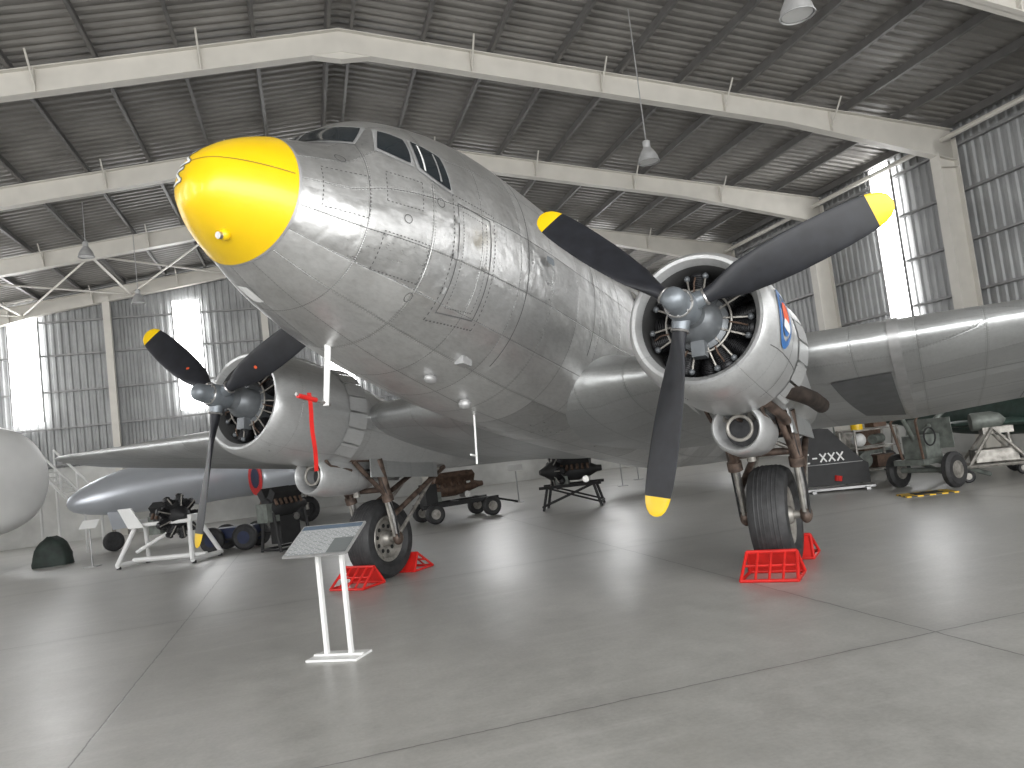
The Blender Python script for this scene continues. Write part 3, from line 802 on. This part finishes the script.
# ------------------------------------------------------------------ info sign
sgn_root=empty('information_stand',(-1.86,7.22,0),math.atan2(-.16,.51))
mb=MB()
mb.box((0,0,.012),(.52,.30,.022),'white'); mb.box((0,0,.03),(.50,.05,.02),'white')
for x in(-.12,.13): mb.box((x,0,.53),(.035,.05,1.02),'white')
mb.build('stand_frame',sgn_root,bevel=.004)
mb=MB()
Rp=Matrix.Rotation(math.radians(29),3,'X')
c=V((-.01,-.03,1.07))
mb.box(c,(.66,.46,.02),'frame',Rp)
mb.box(c+Rp@V((0,0,-.03)),(.3,.2,.04),'white',Rp)
q=[c+Rp@V((x,y,.0125)) for x,y in((-.315,-.215),(.315,-.215),(.315,.215),(-.315,.215))]
mb.add(q,[(0,1,2,3)],'sign',[[(0,0),(1,0),(1,.7),(0,.7)]])
mb.build('sign_panel',sgn_root,flip=False)
# ------------------------------------------------------------------ background jet fighter
def place(name,x,y,ang,z=0): return empty(name,(x,y,z),ang)
jet=place('jet_fighter',-12.45,22.0,math.atan2(-.66,-.75)); jet.scale=(1.12,1.12,1.12)
mb=MB()
st=[(.35,.02,1.33),(.3,.14,1.33),(.05,.30,1.36),(-.4,.46,1.42),(-1.2,.6,1.5),(-2.5,.68,1.56),(-5,.66,1.62),(-8,.55,1.66),(-10.5,.34,1.8),(-12.0,.12,1.95)]
ff=pch([s[0] for s in st],[s[1] for s in st]); fz2=pch([s[0] for s in st],[s[2] for s in st])
xx=[.35,.33,.3,.2,.05,-.15,-.4,-.7,-1,-1.5,-2,-2.5,-3.5,-4.5,-5.5,-6.5,-7.5,-8.5,-9.5,-10.5,-11.3,-12.0]
mb.loft([[V((x,ff(x)*.92*math.cos(2*PI*i/32),fz2(x)+ff(x)*math.sin(2*PI*i/32))) for i in range(32)] for x in xx],'jet')
for s in(-1,1):
    Y=2.0*s; ix=-3.7
    mb.lathe((ix,Y,1.42),(-1,0,0),[(.5,.32),(.1,.40),(0,.44),(.03,.47),(.15,.50),(.5,.54),(1.5,.56),(3,.5),(4,.38),(4.4,.3)],'jet',32)
    mb.lathe((ix+.02,Y,1.42),(-1,0,0),[(0,.26),(.0,.46)],'red',28)
    mb.lathe((ix+.03,Y,1.42),(-1,0,0),[(.02,.0),(0,.27)],'dkblue',28)
    def wr(y,le,c,t): return [V((le-x*c,y,1.45+zz*c)) for x,zz in foil(12,t,.01)]
    mb.loft([wr(s*y,le,c,.12) for y,le,c in((.3,-4.5,3.4),(2.2,-4.6,3.2),(4.2,-5.1,2.2),(5.3,-5.5,1.3),(5.5,-5.8,.7))],'jet')
    mb.loft([wr(s*y,le,c,.1) for y,le,c in((.05,-10.4,1.6),(1.8,-10.8,1.0))],'jet')
    mb.cyl((-5.4,s*1.3,1.2),(-5.4,s*1.3,.35),.06,'gearg'); mb.lathe((-5.4,s*1.3,.36),(0,1,0),[(-.1,.2),(-.11,.3),(-.06,.36),(.06,.36),(.11,.3),(.1,.2),(.02,.18),(.02,0)],'rubber',24)
mb.prism([(-10.0,0,1.9),(-10.9,0,3.6),(-11.9,0,3.6),(-12.1,0,1.9)],(0,.12,0),'jet')
mb.cyl((-.75,0,1.1),(-.65,0,.28),.05,'gearg'); mb.lathe((-.65,0,.25),(0,1,0),[(-.07,.0),(-.07,.15),(-.08,.2),(-.05,.25),(.05,.25),(.08,.2),(.07,.15),(.07,0)],'rubber',24)
mb.lathe((-.65,0,.25),(0,1,0),[(-.085,.0),(-.085,.12)],'white',16); mb.prism([(-.95,.2,1.0),(-1.1,.2,.55),(-.6,.22,.55),(-.5,.2,1.0)],(0,.02,0),'jet')
mb.build('jet_airframe',jet,ang=50)
mb=MB()
rr=[]
for x,h,w in((-1.25,.02,.1),(-1.5,.16,.24),(-1.9,.34,.32),(-2.4,.38,.34),(-3.0,.30,.31),(-3.7,.12,.2),(-4.0,.02,.1)):
    rr.append([V((x,w*math.cos(2*PI*i/20),2.06+max(-.05,h*math.sin(2*PI*i/20)))) for i in range(20)])
mb.loft(rr,'glass')
for x,h,w in((-1.9,.35,.33),(-2.5,.39,.35),(-3.2,.26,.30)):
    mb.tube([(x,w*math.cos(t*PI/10),2.06+h*math.sin(t*PI/10)) for t in range(11)],.03,'jet',6)
mb.build('jet_canopy',jet,ang=50)
# white airplane nose at far left
wa=place('white_airplane',-12.62,19.5,math.atan2(-.30,.95))
mb=MB()
xx=[0,-.03,-.1,-.22,-.4,-.7,-1.1,-1.6,-2.2,-3,-4]
rf=pch([0,-.1,-.4,-1.1,-2.2,-4.9],[.35,.92,1.26,1.43,1.5,1.52])
mb.loft([[V((x,rf(x)*math.cos(2*PI*i/40),2.35+rf(x)*math.sin(2*PI*i/40)-.1*(1-rf(x)/1.52))) for i in range(40)] for x in xx],'white')
bvw=BVHTree.FromPolygons(mb.v,mb.f)
for x in(-.55,-1.45,-2.35,-3.25): 
    disc(mb,bvw,(x,2.55),.13,'Y','glass',.01,-1); disc(mb,bvw,(x,2.55),.20,'Y','frame',.008,-1,.13)
strip(mb,bvw,[(-.3,2.1),(-3.9,2.0)],'Y','frame',.03,.006,-1)
strip(mb,bvw,[(-.25,1.6),(-.25,3.0)],'Y','frame',.02,.006,-1)
strip(mb,bvw,[(-2.0,1.2),(-2.0,3.0),(-2.9,3.0),(-2.9,1.2)],'Y','line',.03,.006,-1)
mb.cyl((-1.6,0,1.0),(-1.6,0,.3),.07,'gearg'); mb.lathe((-1.6,0,.3),(0,1,0),[(-.12,0),(-.12,.2),(-.1,.3),(.1,.3),(.12,.2),(.12,0)],'rubber',24)
for s in(-1,1):
    mb.cyl((-3.6,s*.9,1.1),(-3.6,s*.9,.35),.08,'gearg'); mb.lathe((-3.6,s*.9,.36),(0,1,0),[(-.12,0),(-.12,.25),(-.1,.36),(.1,.36),(.12,.25),(.12,0)],'rubber',24)
mb.build('airframe',wa,ang=50)
bs=place('boarding_steps',-14.6,24.0,math.atan2(-.3,.95))
mb=MB()
for s in(-1,1):
    mb.tube([(0,s*.3,2.6),(1.7,s*.3,1.1)],.05,'white',6); mb.tube([(0,s*.3,3.2),(1.7,s*.3,1.7)],.035,'white',6)
    for k in(0,.5,1): mb.tube([(1.7*k,s*.3,2.6-1.5*k),(1.7*k,s*.3,3.2-1.5*k)],.03,'white',6)
    mb.tube([(0,s*.3,2.6),(0,s*.3,.0)],.04,'white',6); mb.tube([(1.7,s*.3,1.1),(1.7,s*.3,.0)],.04,'white',6)
for k in range(9): mb.box((.1+k*.19,0,2.5-k*.168),(.22,.58,.04),'white')
mb.build('steps_frame',bs)
def mound(name,x,y,ang,sx,sy,sz,mat,seed=0):
    mb=MB(); rnd=random.Random(seed); n=28; rings=[]
    for k in range(9):
        t=k/8; rr_=[]
        for i in range(n):
            q=2*PI*i/n; fold=1+.06*math.sin(q*7+seed)*(1-t)+.03*rnd.uniform(-1,1)
            cc=math.copysign(abs(math.cos(q))**.6,math.cos(q));ss=math.copysign(abs(math.sin(q))**.6,math.sin(q))
            sc=math.sqrt(max(0,1-(t*.97)**2.6))*fold
            rr_.append(V((cc*sx/2*sc,ss*sy/2*sc,sz*t*(1+.05*math.sin(3*q)))))
        rings.append(rr_)
    mb.loft(rings,mat); o=mb.build(name,ang=60); o.location=(x,y,0); o.rotation_euler=(0,0,ang); return o
mound('tarp_covered_equipment',-12.3,20.2,.2,.9,.6,.72,'tarp',1)
def engine_block(mb,o,L=1.2,mat='black',r=.33):
    o=V(o)
    mb.lathe(o+V((-L/2,0,0)),(1,0,0),[(0,0),(0,r*.6),(.1,r*.8),(L*.5,r*.85),(L*.8,r*.6),(L,r*.3),(L+.12,r*.25),(L+.12,0)],mat,24)
    for s in(-1,1):
        R=Matrix.Rotation(s*.6,3,'X')
        mb.box(o+R@V((-.05,0,r*.95)),(L*.8,.2,.3),mat,R)
        for k in range(6): mb.cyl(o+R@V((-L*.4+k*L*.14,s*-.1,r*.9)),o+R@V((-L*.4+k*L*.14,s*-.22,r*.7)),.035,'brown',seg=8)
    mb.box(o+V((-L*.45,0,-.1)),(.3,.4,.4),'olive'); mb.cyl(o+V((L*.2,.2,-r*.8)),o+V((L*.2,-.2,-r*.8)),.08,'steel')
    mb.tube([o+V((-L*.3,.25,.1)),o+V((0,.33,0)),o+V((L*.3,.28,-.12))],.03,'steel',8)
def radial(mb,o,ax,r=.55,mat='fin'):
    o=V(o); d,a,b=basis(ax)
    mb.lathe(o,ax,[(-.25,0),(-.25,.2),(0,.26),(.15,.22),(.3,.12),(.42,.06),(.42,0)],'black',24)
    for i in range(9):
        q=2*PI*i/9; dr=a*math.cos(q)+b*math.sin(q)
        pr=[(.2,.07)];t=.24
        while t<r-.08: pr+=[(t,.07),(t,.1),(t+.012,.1),(t+.012,.07)];t+=.03
        pr+=[(r-.04,.09),(r,.05),(r,0)]
        mb.lathe(o,dr,pr,mat,12); mb.cyl(o+dr*.2+d*.12,o+dr*(r-.02)+d*.08,.015,'gearg',seg=6)
e=place('engine_display_stand',-8.0,17.4,-.25)
mb=MB()
for x in(-.8,.8):
    for s in(-1,1):
        mb.tube([(x*1.2,s*.5,.08),(x*.85,s*.12,.95)],.05,'white',8)
    mb.tube([(x*1.2,-.5,.08),(x*1.2,.5,.08)],.055,'white',8); mb.box((x*.85,0,.95),(.18,.36,.14),'white')
mb.tube([(-.95,.0,.12),(.95,.0,.12)],.055,'white',8); mb.tube([(-.85,0,.3),(.7,0,.95)],.04,'white',8); mb.tube([(-.8,-.2,.9),(.8,-.2,.9)],.045,'white',8)
for x in(-.96,.96):
    for s in(-1,1): mb.cyl((x,s*.45,.0),(x,s*.45,.06),.05,'rubber')
mb.prism([(-.75,-.3,.85),(-1.0,-.3,1.3),(-.65,-.3,1.3),(-.35,-.3,.85)],(0,.04,0),'white')
mb.build('stand_frame',e)
mb=MB(); radial(mb,(.3,0,1.0),(1,-.5,0),.5,'fin'); mb.cyl((-.35,.25,1.0),(.2,0,1.0),.28,'black'); engine_block(mb,(.1,.1,.95),.8,'black',.3); mb.build('aero_engine',e,ang=30)
e=place('inline_aero_engine',-5.35,17.3,.9)
mb=MB(); engine_block(mb,(0,0,.95),.9,'black',.32); mb.build('engine_body',e,ang=30)
mb=MB()
for x in(-.4,.4):
    for s in(-1,1): mb.tube([(x,s*.35,.0),(x,s*.18,.85)],.035,'black',6)
    mb.tube([(x,-.35,.05),(x,.35,.05)],.03,'black',6)
for s in(-1,1): mb.tube([(-.4,s*.35,.05),(.4,s*.35,.05)],.03,'black',6)
mb.box((0,0,.45),(.5,.4,.6),'black'); mb.build('pedestal',e)
def wheel(mb,c,ax,r,w,mat='rubber',hub='gearg'):
    mb.lathe(c,ax,[(-w/2,0),(-w/2,r*.55),(-w/2-.01,r*.8),(-w*.3,r),(w*.3,r),(w/2+.01,r*.8),(w/2,r*.55),(w/2,0)],mat,24)
    for s in(-1,1): mb.lathe(V(c)+V(ax).normalized()*s*(w/2+.006),V(ax)*s,[(0,0),(0,r*.5)],hub,16)
e=place('ground_power_trolley',-6.95,18.6,-.1)
mb=MB(); mb.box((0,0,.42),(1.0,.5,.24),'dkblue'); mb.box((0,0,.28),(1.2,.5,.06),'black')
for x in(-.40,.40):
    for s in(-1,1): wheel(mb,(x,s*.36,.30),(0,1,0),.30,.16,'rubber','dkblue')
mb.tube([(.6,0,.35),(1.1,0,.3)],.03,'black',6); mb.build('trolley_body',e,bevel=.01)
e=place('engine_transport_cart',-1.75,19.6,.45)
mb=MB()
for s in(-1,1): mb.box((0,s*.38,.42),(2.0,.07,.1),'black')
for x in(-.8,0,.8): mb.box((x,0,.42),(.07,.8,.08),'black')
for x in(-.75,.75):
    for s in(-1,1): wheel(mb,(x,s*.5,.24),(0,1,0),.24,.14); mb.cyl((x,s*.5,.24),(x,s*.36,.42),.03,'black')
mb.tube([(1.0,0,.4),(1.7,0,.2)],.03,'black',6)
mb.build('cart_frame',e)
mb=MB(); engine_block(mb,(0,0,.80),1.3,'brown',.26); mb.box((-.7,0,.7),(.3,.5,.5),'black'); mb.cyl((.3,-.2,.98),(.3,.2,.98),.12,'white'); mb.build('aero_engine',e,ang=30)
e=place('radial_engine_display',1.15,19.0,-.2)
mb=MB()
for x in(-.7,.7):
    for s in(-1,1):
        mb.tube([(x,s*.35,0),(x*.8,s*.3,.55)],.035,'black',6)
    mb.tube([(x,-.35,.1),(x,.35,.1)],.03,'black',6)
for s in(-1,1):
    mb.tube([(-.75,s*.35,.55),(.75,s*.35,.55)],.04,'black',6); mb.tube([(-.7,s*.35,.1),(.6,s*.3,.55)],.025,'black',6); mb.tube([(.7,s*.35,.1),(-.6,s*.3,.55)],.025,'black',6)
mb.build('stand_frame',e)
mb=MB(); radial(mb,(-.35,0,.92),(-1,-.6,0),.46,'fin'); engine_block(mb,(.2,0,.88),.9,'black',.28); mb.build('aero_engine',e,ang=30)
for i,(x,y) in enumerate(((3.0,24),(3.8,26),(-.2,22.5),(-10.4,18.6))):
    mb=MB(); mb.box((0,0,.01),(.3,.3,.02),'frame'); mb.cyl((0,0,0),(0,0,.9),.02,'frame'); mb.box((0,0,1.0),(.4,.28,.02),'white',Matrix.Rotation(.7,3,'X'))
    o=mb.build('small_placard' if i==0 else 'small_placard.%03d'%i); o.location=(x,y,0)
e=place('tail_fin_exhibit',6.25,15.7,-.25)
mb=MB(); mb.prism([(-.62,0,.12),(.60,0,.12),(.60,0,.50),(.52,0,.56),(.18,0,.95),(-.05,0,1.25),(-.35,0,1.3),(-.62,0,1.1)],(0,.07,0),'black')
mb.box((0,0,.06),(1.3,.4,.05),'frame'); 
for x in(-.5,.5): mb.box((x,0,.03),(.08,.6,.06),'frame')
mb.tube([(-.6,-.05,.55),(.5,-.05,.55)],.008,'frame',6); mb.build('fin',e,bevel=.01)
mb=MB()
def stroke(x,z,pts,w=.035,sc=.17):
    for a,b in zip(pts[:-1],pts[1:]):
        A=V((x+a[0]*sc*.7,-.04,z+a[1]*sc));B=V((x+b[0]*sc*.7,-.04,z+b[1]*sc)); d=(B-A).normalized(); n_=V((-d.z,0,d.x))*w/2
        mb.add([A-n_,B-n_,B+n_,A+n_],[(0,1,2,3)],'white')
stroke(-.60,.60,[(1,1),(0,1),(0,0),(1,0)],.03)
stroke(-.44,.60,[(.1,.5),(.9,.5)],.03)
for k in range(3):
    stroke(-.28+k*.16,.60,[(0,0),(1,1)],.03); stroke(-.28+k*.16,.60,[(0,1),(1,0)],.03)
mb.tube([(.0,-.04,.2),(.02,-.04,.3)],.07,'red',8)
mb.build('registration_letters',e,flip=False)
e=place('field_gun_carriage',7.4,14.5,.5)
mb=MB()
for s in(-1,1): wheel(mb,(0,s*.55,.32),(0,1,0),.32,.14)
mb.cyl((0,-.5,.32),(0,.5,.32),.05,'olive'); mb.box((0,0,.5),(.9,.6,.1),'olive'); mb.box((0,0,.75),(.45,.45,.45),'olive')
mb.tube([(.1,0,1.0),(1.0,-.1,1.55)],.05,'olive',10); mb.tube([(-.2,0,.9),(-.55,0,1.5)],.04,'olive',8)
for s in(-1,1): mb.tube([(0,s*.2,.5),(1.3,s*.4,.08)],.045,'olive',8); mb.tube([(-.3,s*.2,.5),(-.45,s*.25,1.25),(-.1,s*.2,1.5)],.025,'brown',6)
mb.prism([(.2,-.5,.7),(.2,.5,.7),(.3,.42,1.25),(.3,-.42,1.25)],(.02,0,0),'olive')
mb.torus((-.25,-.35,.95),(0,1,0),.16,.015,'black',20,6); mb.build('carriage',e)
e=place('searchlight_trailer',8.75,14.6,-.3)
mb=MB()
for x in(-.55,.55):
    wheel(mb,(x,-.35,.12),(0,1,0),.12,.07); wheel(mb,(x,.35,.12),(0,1,0),.12,.07)
for s in(-1,1): mb.tube([(-.6,s*.35,.28),(.6,s*.35,.28)],.03,'gearg',6); mb.tube([(-.5,s*.33,.28),(0,s*.2,.95)],.03,'gearg',6); mb.tube([(.5,s*.33,.28),(0,s*.2,.95)],.03,'gearg',6)
mb.box((0,0,.45),(.7,.5,.22),'gearg')
mb.lathe((-.3,0,1.08),(1,0,0),[(0,.0),(0,.16),(.03,.17),(.35,.17),(.5,.12),(.6,0)],'olive',24); mb.box((.1,0,.9),(.5,.3,.12),'gearg')
mb.build('trailer_frame',e)
o=MB(); o.box((0,0,.01),(.85,.5,.02),'haz'); o.box((0,0,.0225),(.45,.3,.005),'black'); ob=o.build('hazard_mat'); ob.location=(6.9,13.6,0); ob.rotation_euler=(0,0,-.1)
e=place('component_rack',7.3,16.4,.2)
mb=MB()
for x in(-.5,.5):
    for y in(-.25,.25): mb.tube([(x,y,0),(x,y,1.15)],.025,'gearg',6)
for z in(.3,.75,1.12): mb.box((0,0,z),(1.05,.55,.03),'gearg')
mb.cyl((-.25,-.15,.5),(-.25,.2,.5),.16,'olive'); mb.box((.2,0,.45),(.4,.35,.25),'brown'); mb.cyl((0,-.1,.9),(.35,.1,.9),.1,'olive'); mb.sphere((-.25,0,.92),.15,'white'); mb.box((.2,0,1.25),(.3,.3,.2),'brown')
mb.cyl((-.25,0,1.13),(-.25,0,1.4),.12,'yellow')
mb.build('rack',e)
e=place('towing_trolley',7.9,18.6,.35)
mb=MB(); mb.box((0,0,.5),(1.6,.6,.08),'olive')
for x in(-.6,.6):
    for s in(-1,1): wheel(mb,(x,s*.4,.25),(0,1,0),.25,.12)
mb.tube([(-.8,0,.45),(-1.5,0,.25)],.03,'olive',6)
mb.box((.35,0,.78),(.6,.5,.48),'brown'); mb.lathe((-.55,0,.82),(1,0,0),[(0,0),(.02,.2),(.1,.26),(.5,.26),(.55,.2),(.55,0)],'gearg',20)
for s in(-1,1): mb.tube([(-.75,s*.25,.5),(-.75,s*.25,1.3),(.1,s*.25,1.3)],.022,'olive',6)
mb.build('trolley_body',e)
# green aircraft behind right
pg=HW(14.0,13.2)
e=place('camouflaged_trainer_airplane',pg.x,pg.y,math.atan2(-.965,.261)); e.scale=(.8,.8,.8)
mb=MB()
xx=[2.6,2.55,2.3,1.8,1.0,0,-1.2,-2.4,-3.6,-4.4]; rf=pch([2.6,2.3,1.0,0,-2.4,-4.4],[.1,.38,.5,.52,.34,.1]); zf=pch([2.6,0,-4.4],[1.35,1.35,1.5])
mb.loft([[V((x,rf(x)*.8*math.cos(2*PI*i/24),zf(x)+rf(x)*math.sin(2*PI*i/24))) for i in range(24)] for x in xx],'green')
for s in(-1,1):
    mb.loft([[V((le-x*c,s*y,1.15+.06*y+zz*c)) for x,zz in foil(10,.13,.02)] for y,le,c in((.2,1.3,1.6),(2.0,1.1,1.3),(2.3,.9,.8))],'green')
    mb.cyl((.9,s*.8,1.1),(1.0,s*.8,.3),.05,'gearg'); wheel(mb,(1.0,s*.8,.28),(0,1,0),.28,.14)
    mb.loft([[V((le-x*c,s*y,1.6+zz*c)) for x,zz in foil(10,.1,0)] for y,le,c in((.05,-3.4,1.0),(1.3,-3.7,.7))],'green')
mb.prism([(-3.3,0,1.55),(-3.9,0,2.4),(-4.5,0,2.4),(-4.6,0,1.5)],(0,.08,0),'green')
mb.loft([[V((x,.3*w*math.cos(2*PI*i/16),1.75+max(-.02,h*math.sin(2*PI*i/16)))) for i in range(16)] for x,w,h in((.9,.3,.02),(.5,1,.35),(-.4,1,.4),(-1.3,.4,.05))],'glass')
wheel(mb,(-4.1,0,.15),(0,1,0),.15,.08); mb.cyl((-4.1,0,.2),(-3.9,0,1.45),.03,'gearg')
mb.build('airframe',e,ang=50)
# ------------------------------------------------------------------ lighting
w=bpy.data.worlds.new('world'); bpy.context.scene.world=w; w.use_nodes=True
bg=w.node_tree.nodes['Background']; bg.inputs[0].default_value=(.95,.98,1,1); bg.inputs[1].default_value=2.2
def area(name,loc,rot,sx,sy,en,col=(1,1,1)):
    l=bpy.data.lights.new(name,'AREA'); l.shape='RECTANGLE'; l.size=sx;l.size_y=sy;l.energy=en;l.color=col
    o=bpy.data.objects.new(name,l); bpy.context.scene.collection.objects.link(o); o.location=loc; o.rotation_euler=rot; return o
area('doorway_daylight',HW(BR,A0+.1,4.3),(math.radians(90),0,PHI),29,8,3800,(1,.995,.98))
